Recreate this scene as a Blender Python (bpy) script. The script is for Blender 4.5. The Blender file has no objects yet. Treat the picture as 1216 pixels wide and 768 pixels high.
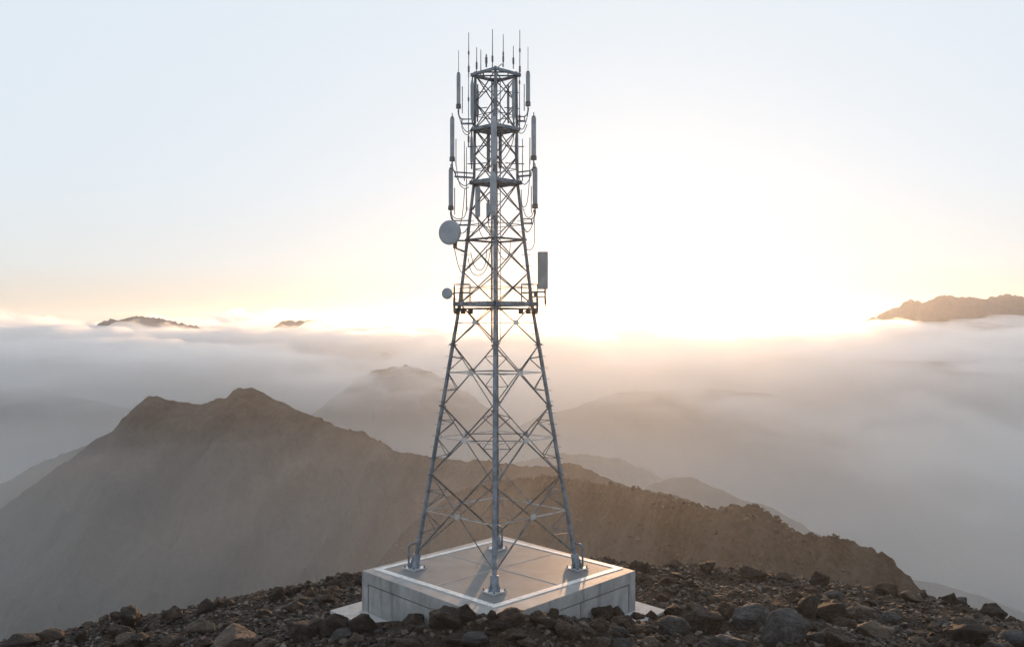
import bpy, bmesh, math, random
from mathutils import Vector, Matrix, noise as mn
R = math.radians
scene = bpy.context.scene
COL = scene.collection
rnd = random.Random(7)

F = 1109.0           # focal length in photo pixels (1216 wide)
CAMZ = 11.66         # camera height above the foot of the plinth
def P(px, py, Y):
    """point seen at photo pixel (px,py) at distance Y in front of the camera"""
    return Vector(((px-608)/F*Y, Y, CAMZ-(py-384)/F*Y))

# ------------------------------------------------------------------ camera
cam = bpy.data.cameras.new('camera'); camo = bpy.data.objects.new('camera', cam)
COL.objects.link(camo); scene.camera = camo
camo.location = (0, 0, CAMZ); camo.rotation_euler = (R(90), 0, 0)
cam.sensor_width = 36; cam.lens = F/1216*36
cam.clip_start = 0.5; cam.clip_end = 20000

# ------------------------------------------------------------------ light
SUN_EL, SUN_AZ = 2.4, 7.6
world = bpy.data.worlds.new('World'); scene.world = world
world.use_nodes = True
nt = world.node_tree; nt.nodes.clear()
def N(t, kind, **kw):
    n = t.nodes.new(kind)
    for k, v in kw.items():
        setattr(n, k, v)
    return n
def ramp(t, fac, stops):
    r = N(t, 'ShaderNodeValToRGB'); e = r.color_ramp.elements
    while len(e) < len(stops): e.new(0.5)
    for i, (p, c) in enumerate(stops):
        e[i].position = p; e[i].color = (*c, 1)
    t.links.new(fac, r.inputs[0]); return r
SUN_DIR = Vector((math.sin(R(SUN_AZ))*math.cos(R(SUN_EL)), math.cos(R(SUN_AZ))*math.cos(R(SUN_EL)), math.sin(R(SUN_EL))))
sky = N(nt, 'ShaderNodeTexSky', sky_type='NISHITA', sun_disc=False)
sky.sun_elevation = R(SUN_EL); sky.sun_rotation = R(SUN_AZ)
sky.altitude = 900; sky.air_density = 1.0; sky.dust_density = 1.2; sky.ozone_density = 2.0
bg = N(nt, 'ShaderNodeBackground'); bg.inputs['Strength'].default_value = 0.13
hsv = N(nt, 'ShaderNodeHueSaturation'); hsv.inputs['Saturation'].default_value = 1.15
out = N(nt, 'ShaderNodeOutputWorld')
gm = N(nt, 'ShaderNodeGamma'); gm.inputs['Gamma'].default_value = 0.03
nt.links.new(sky.outputs[0], gm.inputs['Color']); nt.links.new(gm.outputs[0], hsv.inputs['Color'])
hsv.inputs['Value'].default_value = 3.26
tint = N(nt, 'ShaderNodeMix', data_type='RGBA', blend_type='MULTIPLY'); tint.inputs[0].default_value = 1
tint.inputs[7].default_value = (.905, .995, 1.08, 1)
nt.links.new(hsv.outputs[0], tint.inputs[6])
# dusty air low over the horizon, and the tight aureole of the low sun
tc = N(nt, 'ShaderNodeTexCoord'); sp = N(nt, 'ShaderNodeSeparateXYZ'); nt.links.new(tc.outputs['Generated'], sp.inputs[0])
dust = ramp(nt, sp.outputs[2], [(0.0, (.97, .76, .56)), (.022, (.98, .83, .68)), (.06, (.985, .945, .89)), (.14, (.985, .985, .98)), (.35, (1.0, 1.0, 1.0))])
md = N(nt, 'ShaderNodeMix', data_type='RGBA', blend_type='MULTIPLY'); md.inputs[0].default_value = 1
nt.links.new(tint.outputs[2], md.inputs[6]); nt.links.new(dust.outputs[0], md.inputs[7])
dt = N(nt, 'ShaderNodeVectorMath', operation='DOT_PRODUCT'); nt.links.new(tc.outputs['Generated'], dt.inputs[0])
dt.inputs[1].default_value = SUN_DIR
def lobe(power, gain):
    a = N(nt, 'ShaderNodeMath', operation='POWER'); a.inputs[1].default_value = power; a.use_clamp = False
    c = N(nt, 'ShaderNodeMath', operation='MAXIMUM'); c.inputs[1].default_value = 0; nt.links.new(dt.outputs['Value'], c.inputs[0])
    nt.links.new(c.outputs[0], a.inputs[0])
    b_ = N(nt, 'ShaderNodeMath', operation='MULTIPLY'); b_.inputs[1].default_value = gain; nt.links.new(a.outputs[0], b_.inputs[0]); return b_
l1_, l2_ = lobe(1800, 9.0), lobe(400, .8)
ls = N(nt, 'ShaderNodeMath', operation='ADD'); nt.links.new(l1_.outputs[0], ls.inputs[0]); nt.links.new(l2_.outputs[0], ls.inputs[1])
gl = N(nt, 'ShaderNodeVectorMath', operation='SCALE'); gl.inputs[0].default_value = (1.0, .80, .50); nt.links.new(ls.outputs[0], gl.inputs['Scale'])
ad_ = N(nt, 'ShaderNodeVectorMath', operation='ADD'); nt.links.new(md.outputs[2], ad_.inputs[0]); nt.links.new(gl.outputs[0], ad_.inputs[1])
nt.links.new(ad_.outputs[0], bg.inputs[0]); nt.links.new(bg.outputs[0], out.inputs[0])

sun = bpy.data.lights.new('sun', 'SUN'); sun.energy = 2.5; sun.angle = R(0.6)
sun.color = (1.0, 0.56, 0.27)
suno = bpy.data.objects.new('sun', sun); COL.objects.link(suno)
d = Vector((math.sin(R(SUN_AZ))*math.cos(R(SUN_EL)), math.cos(R(SUN_AZ))*math.cos(R(SUN_EL)), math.sin(R(SUN_EL))))
suno.rotation_euler = d.to_track_quat('Z', 'Y').to_euler()

vs = scene.view_settings
vs.view_transform = 'Standard'; vs.look = 'None'; vs.exposure = 0.97; vs.gamma = 1; vs.use_curve_mapping = False
scene.cycles.volume_bounces = 6; scene.cycles.max_bounces = 10
scene.cycles.diffuse_bounces = 3; scene.cycles.transparent_max_bounces = 16
scene.cycles.use_denoising = True
scene.cycles.volume_step_rate = 0.4; scene.cycles.volume_max_steps = 512

# ------------------------------------------------------------------ helpers
def tag(o, label=None, cat=None, group=None, kind=None):
    if label: o['label'] = label
    if cat: o['category'] = cat
    if group: o['group'] = group
    if kind: o['kind'] = kind
    return o
def link_mesh(name, verts, faces, mat=None, parent=None, smooth=False):
    me = bpy.data.meshes.new(name); me.from_pydata([tuple(v) for v in verts], [], faces)
    me.validate(); me.update()
    if smooth:
        me.polygons.foreach_set('use_smooth', [True]*len(me.polygons))
    o = bpy.data.objects.new(name, me); COL.objects.link(o)
    if mat: me.materials.append(mat)
    if parent: o.parent = parent
    return o
def material(name):
    m = bpy.data.materials.new(name); m.use_nodes = True
    b = m.node_tree.nodes['Principled BSDF']
    return m, m.node_tree, b
def noise_tex(t, scale, detail=8, rough=0.6, vec=None, dist=0.0):
    n = N(t, 'ShaderNodeTexNoise'); n.inputs['Scale'].default_value = scale
    n.inputs['Detail'].default_value = detail; n.inputs['Roughness'].default_value = rough
    n.inputs['Distortion'].default_value = dist
    if vec: t.links.new(vec, n.inputs['Vector'])
    return n
def coords(t, kind='Object', scale=None, rot=None):
    c = N(t, 'ShaderNodeTexCoord')
    if not scale and not rot: return c.outputs[kind]
    v = c.outputs[kind]
    for key, val in (('Rotation', rot), ('Scale', scale)):      # turn first, then stretch
        if val:
            m = N(t, 'ShaderNodeMapping'); m.inputs[key].default_value = val
            t.links.new(v, m.inputs['Vector']); v = m.outputs[0]
    return v
def bump(t, b, h, strength=0.5, dist=0.1):
    n = N(t, 'ShaderNodeBump'); n.inputs['Strength'].default_value = strength
    n.inputs['Distance'].default_value = dist
    t.links.new(h, n.inputs['Height']); t.links.new(n.outputs[0], b.inputs['Normal'])
def interp(pts, x):
    if x <= pts[0][0]: return pts[0][1:]
    for a, b in zip(pts, pts[1:]):
        if x <= b[0]:
            k = (x-a[0])/(b[0]-a[0])
            k2 = k*k*(3-2*k)*0.35+k*0.65
            return tuple(a[i]+(b[i]-a[i])*k2 for i in range(1, len(a)))
    return pts[-1][1:]

# ------------------------------------------------------------------ far terrain
def land_material(name, ca, cb, sc, streak=True, rough_amt=1.0):
    m, t, b = material(name)
    v = coords(t, 'Object', scale=(1, .16, .16), rot=(0, 0, R(36))) if streak else coords(t)
    n1 = noise_tex(t, sc, 10, 0.62, v)
    n2 = noise_tex(t, sc*9, 8, 0.7, coords(t))
    mx = N(t, 'ShaderNodeMath', operation='MULTIPLY_ADD'); mx.inputs[1].default_value = 0.6
    t.links.new(n1.outputs[0], mx.inputs[0])
    m2 = N(t, 'ShaderNodeMath', operation='MULTIPLY'); m2.inputs[1].default_value = 0.4
    t.links.new(n2.outputs[0], m2.inputs[0]); t.links.new(m2.outputs[0], mx.inputs[2])
    r = ramp(t, mx.outputs[0], [(0.40, ca), (0.60, cb)])
    t.links.new(r.outputs[0], b.inputs['Base Color'])
    b.inputs['Roughness'].default_value = 0.95; b.inputs['Specular IOR Level'].default_value = 0.1
    bump(t, b, mx.outputs[0], 1.0, 0.5/sc*0.3*rough_amt)
    return m
M_MOUNT = land_material('mountain_scree', (.036, .034, .032), (.094, .087, .080), 0.05)
M_RIDGE = land_material('rocky_ridge', (.024, .021, .019), (.088, .077, .067), 0.09, True, 1.6)
M_FAR = land_material('far_hill', (.05, .045, .04), (.09, .08, .072), 0.02)

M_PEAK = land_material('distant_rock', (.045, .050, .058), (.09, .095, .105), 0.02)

def mountain(name, prof, near, far, nx, ny, amp, freq, back=1.0, seed=0.0, curve=1.0, jag=0.0, skew=0.7, jf=22, mat=None, foot=-240.0, pad=60):
    """heightfield under a crest line; prof = [(px, py, Y)]; near/far = downhill slopes"""
    crest = sorted((P(*p) for p in prof), key=lambda v: v.x)
    cp = [(v.x, v.y, v.z) for v in crest]
    x0, x1 = cp[0][0], cp[-1][0]
    V, Fc = [], []
    ts = []
    for j in range(ny+1):
        s = j/ny*2-1
        ts.append(math.copysign(abs(s)**1.7, s))
    for i in range(nx+1):
        X = x0+(x1-x0)*i/nx
        yc, zc = interp(cp, X)
        depth = max(zc-foot, 5)
        ln, lf = depth/near, depth/far
        for tt in ts:
            dd = tt*(ln if tt < 0 else lf)
            sl = near if tt < 0 else far
            Y = yc+dd
            a = abs(tt)
            z = zc-depth*(a**curve)
            xs = X + skew*dd
            p = Vector((xs*freq+seed, Y*freq*0.30, seed*1.7))
            g = mn.ridged_multi_fractal(p, 0.9, 2.1, 5, 1.0, 2.0, noise_basis='PERLIN_ORIGINAL')-1.2
            h = mn.fractal(Vector((X*freq*4+seed, Y*freq*4, seed)), 0.8, 2.1, 6, noise_basis='PERLIN_ORIGINAL')
            w = min(1.0, abs(dd)/(6/freq*0.08)+0.03)
            e = min(1, (1-a)*6+0.0)
            z += (amp*g*w + amp*0.45*h*(w*0.8+0.2) + jag*mn.fractal(Vector((X*freq*jf, Y*freq*jf, seed)), 0.7, 2.2, 4, noise_basis='PERLIN_ORIGINAL'))*max(e, 0)
            V.append((X+rnd.uniform(-.1, .1)*0, Y, z))
    m = ny+1
    for i in range(nx):
        for j in range(ny):
            a = i*m+j; Fc.append((a, a+m, a+m+1, a+1))
    o = link_mesh(name, V, Fc, mat or M_FAR, smooth=True)
    return tag(o, kind='structure')

GZ = -236.0
def ground_sheet():
    V, Fc = [(0, 1200, GZ)], []
    nr, na = 26, 72
    for i in range(1, nr+1):
        r = 3350*(i/nr)**1.3
        for k in range(na):
            a = 2*math.pi*k/na
            x, y = r*math.cos(a), 1200+r*math.sin(a)
            z = GZ + (4*mn.fractal(Vector((x*.004, y*.004, 1.)), .8, 2.1, 4) if i < nr else 0)
            V.append((x, y, z))
    for k in range(na): Fc.append((0, 1+k, 1+(k+1) % na))
    for i in range(nr-1):
        for k in range(na):
            a = 1+i*na+k; b = 1+i*na+(k+1) % na
            Fc.append((a, a+na, b+na, b))
    o = link_mesh('valley_floor', V, Fc, M_FAR, smooth=True)
    tag(o, kind='structure')
ground_sheet()

mountain('mountain', [(-420, 760, 330), (-260, 720, 350), (-120, 668, 370), (-50, 634, 380), (0, 604, 390), (40, 575, 395), (80, 547, 400), (110, 524, 405), (135, 509, 408), (150, 493, 410), (165, 480, 412),
     (175, 470, 414), (186, 468, 415), (196, 474, 416), (212, 478, 418), (240, 478, 420), (269, 473, 421), (277, 463, 422), (283, 460, 422), (301, 460, 422), (315, 466, 421), (332, 477, 420),
     (350, 487, 415), (370, 494, 405), (400, 505, 390), (430, 514, 375), (452, 523, 362), (475, 536, 350), (520, 541, 335), (560, 546, 325), (600, 551, 315), (640, 552, 305), (676, 549, 300),
     (701, 557, 296), (727, 571, 292), (752, 579, 290), (803, 588, 285), (828, 599, 282), (850, 615, 280), (900, 660, 275), (960, 720, 270)],
     0.62, 0.9, 460, 160, 12.0, 0.020, seed=3.1, curve=0.94, jag=0.5, mat=M_MOUNT)
mountain('ridge', [(330, 800, 300), (420, 700, 300), (490, 622, 300), (545, 582, 292), (600, 569, 278), (650, 565, 262), (700, 571, 242), (750, 579, 222), (790, 588, 206), (820, 596, 196), (840, 603, 191), (858, 603, 188), (872, 598, 186), (886, 598, 186), (904, 603, 186), (917, 612, 186), (930, 621, 186),
     (948, 633, 185), (975, 635, 184), (1005, 637, 183), (1031, 648, 182), (1056, 663, 181), (1076, 681, 180), (1094, 700, 178), (1130, 735, 176), (1220, 830, 170)],
     0.55, 0.8, 460, 160, 3.2, 0.05, seed=8.3, curve=0.95, jag=0.8, mat=M_RIDGE)
mountain('hill', [(900, 820, 400), (960, 730, 420), (1010, 700, 430), (1070, 686, 440), (1110, 692, 440), (1160, 706, 440), (1210, 724, 440), (1300, 780, 440)],
     0.6, 0.8, 120, 50, 3, 0.02, seed=1.3, mat=M_MOUNT)
mountain('hill', [(700, 660, 480), (740, 600, 480), (775, 575, 480), (800, 566, 480), (822, 566, 480), (845, 577, 480), (880, 594, 480), (905, 599, 480), (940, 615, 480), (970, 632, 480), (1010, 655, 480), (1100, 720, 480)],
     0.6, 0.8, 240, 80, 6, 0.022, jag=.8, jf=8, seed=5.3)
mountain('hill', [(480, 620, 620), (560, 570, 620), (620, 548, 620), (660, 538, 620), (700, 538, 620), (735, 544, 620), (765, 556, 620), (790, 570, 620), (850, 610, 620), (950, 680, 620)],
     0.6, 0.8, 240, 80, 9, 0.018, jag=1, jf=8, seed=6.3)
mountain('hill', [(-300, 680, 520), (-100, 610, 520), (0, 575, 520), (40, 552, 520), (80, 537, 520), (110, 527, 520), (180, 540, 520), (300, 600, 520), (420, 660, 520)],
     0.6, 0.8, 240, 80, 8, 0.02, jag=1, jf=8, seed=7.3)
mountain('hill', [(-500, 440, 980), (-200, 446, 980), (-60, 452, 980), (0, 455, 980), (60, 466, 980), (120, 478, 980), (200, 496, 980), (300, 530, 980), (420, 580, 980)],
     0.5, 0.7, 240, 80, 14, 0.012, jag=2, jf=6, seed=9.3)
mountain('hill', [(240, 560, 900), (320, 520, 900), (370, 492, 900), (400, 468, 900), (430, 446, 900), (455, 437, 900), (482, 434, 900), (508, 439, 900), (540, 458, 900), (590, 490, 900), (640, 530, 900), (700, 570, 900)],
     0.6, 0.8, 280, 90, 12, 0.018, jag=2, jf=6, seed=2.3)
mountain('hill', [(500, 600, 940), (580, 520, 940), (650, 492, 940), (740, 466, 940), (830, 460, 940), (900, 467, 940), (980, 474, 940), (1060, 503, 940), (1140, 532, 940), (1216, 560, 940), (1350, 620, 940)],
     0.6, 0.8, 280, 90, 12, 0.016, jag=1.5, jf=6, seed=22.3)
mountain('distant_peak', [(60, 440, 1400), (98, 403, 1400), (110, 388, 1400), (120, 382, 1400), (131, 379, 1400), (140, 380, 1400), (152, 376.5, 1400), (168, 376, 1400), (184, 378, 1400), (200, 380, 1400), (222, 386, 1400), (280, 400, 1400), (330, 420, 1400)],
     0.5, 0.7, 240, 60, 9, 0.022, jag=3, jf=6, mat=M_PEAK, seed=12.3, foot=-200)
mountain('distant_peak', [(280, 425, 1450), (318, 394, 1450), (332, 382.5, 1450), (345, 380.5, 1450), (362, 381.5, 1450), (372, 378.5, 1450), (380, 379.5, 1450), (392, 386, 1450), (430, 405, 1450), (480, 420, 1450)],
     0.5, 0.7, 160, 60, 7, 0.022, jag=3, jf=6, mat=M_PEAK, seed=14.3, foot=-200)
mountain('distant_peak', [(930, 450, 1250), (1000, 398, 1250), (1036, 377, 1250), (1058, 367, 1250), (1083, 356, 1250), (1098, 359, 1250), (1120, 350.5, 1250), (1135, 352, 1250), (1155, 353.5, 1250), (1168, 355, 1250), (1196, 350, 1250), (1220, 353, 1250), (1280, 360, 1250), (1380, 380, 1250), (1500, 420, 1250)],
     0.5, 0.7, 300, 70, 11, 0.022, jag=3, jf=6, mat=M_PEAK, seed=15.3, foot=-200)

# ------------------------------------------------------------------ haze and fog
def volume_mat(name, color, dens, aniso, puffs=None):
    m = bpy.data.materials.new(name); m.use_nodes = True
    t = m.node_tree; t.nodes.clear()
    o = N(t, 'ShaderNodeOutputMaterial'); v = N(t, 'ShaderNodeVolumePrincipled')
    v.inputs['Color'].default_value = (*color, 1); v.inputs['Density'].default_value = dens
    v.inputs['Anisotropy'].default_value = aniso
    if puffs:
        n = noise_tex(t, 1.0, 4, 0.55, coords(t, 'Object', scale=puffs[0]), 0.6)
        r = N(t, 'ShaderNodeMapRange', interpolation_type='SMOOTHSTEP')
        r.inputs['From Min'].default_value = puffs[1]; r.inputs['From Max'].default_value = puffs[2]
        r.inputs['To Min'].default_value = puffs[3]*dens; r.inputs['To Max'].default_value = dens
        t.links.new(n.outputs[0], r.inputs['Value'])
        sx = N(t, 'ShaderNodeSeparateXYZ'); t.links.new(coords(t), sx.inputs[0])       # the layer thins out downwards
        zr = N(t, 'ShaderNodeMapRange', interpolation_type='SMOOTHSTEP')
        zr.inputs['From Min'].default_value = CAMZ-82; zr.inputs['From Max'].default_value = CAMZ-26
        sk = N(t, 'ShaderNodeMath', operation='MULTIPLY_ADD'); sk.inputs[1].default_value = 0.30
        mxx = N(t, 'ShaderNodeMath', operation='SUBTRACT', use_clamp=False); mxx.inputs[1].default_value = 110; t.links.new(sx.outputs[0], mxx.inputs[0])
        mx0 = N(t, 'ShaderNodeMath', operation='MAXIMUM'); mx0.inputs[1].default_value = 0; t.links.new(mxx.outputs[0], mx0.inputs[0])
        t.links.new(mx0.outputs[0], sk.inputs[0]); t.links.new(sx.outputs[2], sk.inputs[2]); t.links.new(sk.outputs[0], zr.inputs['Value'])
        mu = N(t, 'ShaderNodeMath', operation='MULTIPLY'); t.links.new(r.outputs[0], mu.inputs[0]); t.links.new(zr.outputs[0], mu.inputs[1])
        t.links.new(mu.outputs[0], v.inputs['Density'])
    t.links.new(v.outputs[0], o.inputs['Volume']); return m
def box_mesh(name, lo, hi, mat):
    V = [(x, y, z) for x in (lo[0], hi[0]) for y in (lo[1], hi[1]) for z in (lo[2], hi[2])]
    Fc = [(0, 1, 3, 2), (4, 6, 7, 5), (0, 4, 5, 1), (2, 3, 7, 6), (0, 2, 6, 4), (1, 5, 7, 3)]
    return link_mesh(name, V, Fc, mat)
HAZE_D = 1/6200
hz = box_mesh('haze', (-3500, -2300, GZ-6), (3500, 4700, 64), volume_mat('haze_air', (.88, .935, 1.0), HAZE_D, 0.75))
tag(hz, kind='stuff')

def fog_layer(name, x0, x1, y0, y1, top, thick, dens, nx, ny, seed, amp, edge, label=None, puffs=None, aniso=0.3, bamp=0.9, puffy=0.0):
    """closed lens of fog: gently billowing top, bottom that thins towards its rim"""
    top_v, bot_v = [], []
    for i in range(nx+1):
        for j in range(ny+1):
            u, v = i/nx, j/ny
            X = x0+(x1-x0)*u; Y = y0+(y1-y0)*v**1.5
            e = min(1.0, min(u, 1-u)*2*6, (Y-y0)/edge, (y1-Y)/200)
            e = max(0, e); e = e*e*(3-2*e)
            n = mn.fractal(Vector((X*.0045+seed, Y*.0035, seed)), .75, 2.1, 5)
            n2 = mn.fractal(Vector((X*.0045+seed, Y*.003, seed+5)), .9, 2.0, 3)
            bl = 1-2.2*abs(mn.noise(Vector((X*.011+seed, Y*.008, seed+2)))); bl += .5*(1-2.2*abs(mn.noise(Vector((X*.024+seed, Y*.017, seed+7)))))
            zt = top+puffy*bl*e+amp*n*e*max(.5, min(1.5, Y/900)) - (1-e)*thick*0.45
            zb = top-thick*0.5-(thick*0.5)*e*(1+bamp*n2) - (1-e)*0.5
            if zb > zt-0.5: zb = zt-0.5
            top_v.append((X, Y, zt)); bot_v.append((X, Y, zb))
    m = ny+1; T = len(top_v); Fc = []
    for i in range(nx):
        for j in range(ny):
            a = i*m+j
            Fc.append((a, a+m, a+m+1, a+1)); Fc.append((T+a, T+a+1, T+a+m+1, T+a+m))
    for i in range(nx):
        a = i*m; Fc.append((a, T+a, T+a+m, a+m))
        a = i*m+ny; Fc.append((a, a+m, T+a+m, T+a))
    for j in range(ny):
        Fc.append((j, j+1, T+j+1, T+j)); a = nx*m+j; Fc.append((a, T+a, T+a+1, a+1))
    o = link_mesh(name, top_v+bot_v, Fc, volume_mat(name+'_vapour', (.993, .996, 1.0), dens, aniso, puffs), smooth=True)
    tag(o, label, 'fog', kind='stuff'); return o

def fog_wisps(name, spots, dens, label):
    """low banks of cloud lying on the fog: flattened, lumpy closed bodies in one mesh"""
    V, Fc = [], []
    for k, (px, py, Y, w, h, dp) in enumerate(spots):
        bm = bmesh.new(); bmesh.ops.create_icosphere(bm, subdivisions=5, radius=1.0)
        c = P(px, py, Y); s = Y/F; o = len(V)
        for v in bm.verts:
            q = v.co; n = mn.fractal(q*1.3+Vector((k*7.3, 0, 0)), .8, 2.1, 5); bl = 1-2*abs(mn.noise(q*2.6+Vector((0, k*3.1, 0))))
            r = 1+.42*n+.16*bl
            V.append(c+Vector((q.x*r*w*s/2, q.y*r*dp/2, q.z*r*h*s/2*(1 if q.z > 0 else .7))))
        bm.faces.ensure_lookup_table(); bm.verts.index_update()
        Fc += [tuple(v.index+o for v in f.verts) for f in bm.faces]; bm.free()
    m = volume_mat(name+'_vapour', (.985, .99, 1.0), dens, .55)
    tag(link_mesh(name, V, Fc, m, smooth=True), label, 'fog', kind='stuff')
fog_layer('fog_sea', -1700, 1700, 540, 3000, CAMZ-22, 208, 1/24, 330, 300, 4.0, 30, 460, 'white sea of fog filling the valleys below the horizon', puffs=((.014, .009, .05), .42,   .58, .08), bamp=.1, aniso=.76, puffy=13)
fog_layer('valley_mist', -2400, 2400, 430, 3200, CAMZ-45, 185, 1/230, 90, 90, 9.0, 14, 380, 'thin grey mist lying deep in the valley', aniso=.8)
fog_layer('slope_mist', -900, 900, 75, 620, CAMZ-42, 185, 1/560, 60, 60, 3.0, 10, 90, 'faint mist in front of the nearer slopes', aniso=.65)
fog_wisps('fog_wisps', [(1130, 394, 1150, 150, 20, 200), (1030, 392, 1050, 120, 18, 160), (960, 399, 1050, 130, 20, 200), (1190, 386, 1100, 110, 20, 160), (1200, 408, 950, 240, 30, 200), (1075, 418, 900, 280, 26, 180), (1190, 436, 850, 130, 20, 120),
  (745, 389, 1500, 190, 9, 260), (820, 392, 1350, 200, 11, 240), (690, 397, 1200, 160, 12, 200), (60, 393, 1300, 220, 13, 260), (180, 399, 1150, 240, 18, 200), (330, 397, 1250, 260, 13, 220), (60, 416, 950, 260, 26, 160), (250, 424, 900, 280, 28, 160), (430, 402, 1150, 200, 16, 200),
  (500, 392, 1400, 200, 9, 260), (580, 404, 1150, 200, 16, 200)], 1/70, 'brighter wisps and billows of cloud on top of the fog')
# ------------------------------------------------------------------ the hilltop
ROWS = [
 (46.0, [(-60, -16), (-32, -6.2), (-25.2, -4.2), (-19, -3.2), (-12, -1.75), (-7.4, -0.95), (-3, -0.6), (4.6, -0.4), (9.2, -0.55), (12.1, -0.9), (16.3, -1.4), (20.4, -2.0), (25.2, -3.2), (32, -5.2), (60, -16)]),
 (38.0, [(-60, -17), (-32, -6.8), (-25, -4.3), (-18, -2.9), (-12, -1.15), (-7.5, -0.12), (-5, -0.05), (5.2, -0.05), (7.2, 0.0), (9, 0.1), (14, -0.2), (20, -1.0), (26, -2.3), (32, -4.6), (60, -15)]),
 (35.0, [(-60, -18), (-32, -7), (-25, -4.4), (-16, -2.4), (-10, -0.8), (-6.2, 0.17), (-3.9, 0.38), (-2, .4), (0, .7), (1.5, .6), (3, 0.4), (4.6, .36), (6, 0.22), (10, 0.2), (16, -0.3), (22, -1.3), (32, -4.6), (60, -15)]),
 (31.6, [(-60, -18), (-32, -7.2), (-25, -4.8), (-14, -2.1), (-10, -1.0), (-6.5, 0.05), (-4.5, 0.45), (-3.2, 1.1), (-2.0, 1.6), (0, 1.68), (2, 1.45), (3.4, 1.0), (5, 0.65), (8, 0.4), (12, 0.35), (16, 0.0), (22, -1.1), (32, -4.6), (60, -15)]),
 (28.0, [(-60, -20), (-32, -8), (-25, -5.3), (-12, -2.0), (-6, -0.5), (0, 0.6), (6, 0.2), (12, 0.1), (18, -0.7), (32, -5), (60, -16)]),
 (20.0, [(-60, -26), (-30, -11), (-12, -5), (0, -3.2), (12, -3.5), (30, -9), (60, -22)]),
 (0.0, [(-60, -38), (-30, -24), (0, -16), (30, -22), (60, -36)]),
 (-60.0, [(-60, -90), (0, -66), (60, -88)]),
]
def lerp(pts, x):
    if x <= pts[0][0]: return pts[0][1]+(x-pts[0][0])*0.75
    if x >= pts[-1][0]: return pts[-1][1]-(x-pts[-1][0])*0.75
    for a, b in zip(pts, pts[1:]):
        if x <= b[0]:
            k = (x-a[0])/(b[0]-a[0]); k = k*k*(3-2*k)*.5+k*.5
            return a[1]+(b[1]-a[1])*k
def ground_base(X, Y):
    if Y >= 46:
        d = Y-46; return lerp(ROWS[0][1], X)-0.12*min(d, 2.5)-max(0, d-2.5)*0.95
    if Y <= -60: return lerp(ROWS[-1][1], X)+(Y+60)*.8
    for a, b in zip(ROWS, ROWS[1:]):
        if Y >= b[0]:
            k = (a[0]-Y)/(a[0]-b[0]); k = k*k*(3-2*k)*.5+k*.5
            return lerp(a[1], X)*(1-k)+lerp(b[1], X)*k
PCX, PCY, PHX, PHY = -0.54, 37.8, 5.53, 6.3      # plinth: centre and half diagonals
def plinth_r(X, Y): return abs(X-PCX)/PHX+abs(Y-PCY)/PHY
def ground_z(X, Y):
    z = ground_base(X, Y)
    q = Vector((X, Y, 0))
    n = 0.22*mn.fractal(q*0.35, .9, 2.1, 3) + 0.085*mn.fractal(q*1.7+Vector((9, 3, 1)), .75, 2.1, 4)
    r = plinth_r(X, Y)
    n *= min(1, max(0.08, (r-1.2)*3)) if Y > 33.5 else 1
    z += n
    if r < 1.3 and Y > 36.0: z = min(z, -0.03)
    return z
def axis(segs):
    o = [segs[0][0]]
    for a, b, n in segs:
        for i in range(1, n+1): o.append(a+(b-a)*i/n)
    return o
xs = axis([(-420, -120, 8), (-120, -60, 6), (-60, -27, 12), (-27, 27, 430), (27, 60, 12), (60, 120, 6), (120, 420, 8)])
ys = axis([(-260, -60, 6), (-60, 20, 12), (20, 28, 10), (28, 31, 24), (31, 50, 170), (50, 60, 24), (60, 120, 20), (120, 330, 12)])
GV = []
for X in xs:
    for Y in ys:
        GV.append((X, Y, max(ground_z(X, Y), GZ-2) if (abs(X) < 120 and -60 < Y < 120) else max(ground_base(X, Y), GZ-2)))
m_ = len(ys)
GF = [(i*m_+j, (i+1)*m_+j, (i+1)*m_+j+1, i*m_+j+1) for i in range(len(xs)-1) for j in range(m_-1)]
def dirt_material():
    m, t, b = material('volcanic_dirt')
    v = coords(t)
    n1 = noise_tex(t, 0.5, 10, 0.65, v); n2 = noise_tex(t, 9, 10, 0.75, v)
    vo = N(t, 'ShaderNodeTexVoronoi'); vo.inputs['Scale'].default_value = 11; t.links.new(v, vo.inputs['Vector'])
    vo2 = N(t, 'ShaderNodeTexVoronoi'); vo2.inputs['Scale'].default_value = 27; t.links.new(v, vo2.inputs['Vector'])
    mx = N(t, 'ShaderNodeMix', data_type='FLOAT'); mx.inputs[0].default_value = 0.45
    t.links.new(n1.outputs[0], mx.inputs[2]); t.links.new(n2.outputs[0], mx.inputs[3])
    r = ramp(t, mx.outputs[0], [(0.35, (.016, .012, .010)), (0.5, (.036, .027, .021)), (0.66, (.075, .056, .043))])
    t.links.new(r.outputs[0], b.inputs['Base Color']); b.inputs['Roughness'].default_value = .95
    b.inputs['Specular IOR Level'].default_value = 0.15
    a1 = N(t, 'ShaderNodeMath', operation='MULTIPLY_ADD'); a1.inputs[1].default_value = -0.7
    t.links.new(vo.outputs['Distance'], a1.inputs[0]); t.links.new(n2.outputs[0], a1.inputs[2])
    a2 = N(t, 'ShaderNodeMath', operation='MULTIPLY_ADD'); a2.inputs[1].default_value = -0.4
    t.links.new(vo2.outputs['Distance'], a2.inputs[0]); t.links.new(a1.outputs[0], a2.inputs[2])
    bump(t, b, a2.outputs[0], 1.0, 0.10)
    return m
M_DIRT = dirt_material()
g = link_mesh('ground', GV, GF, M_DIRT, smooth=True); tag(g, kind='structure')

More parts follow.
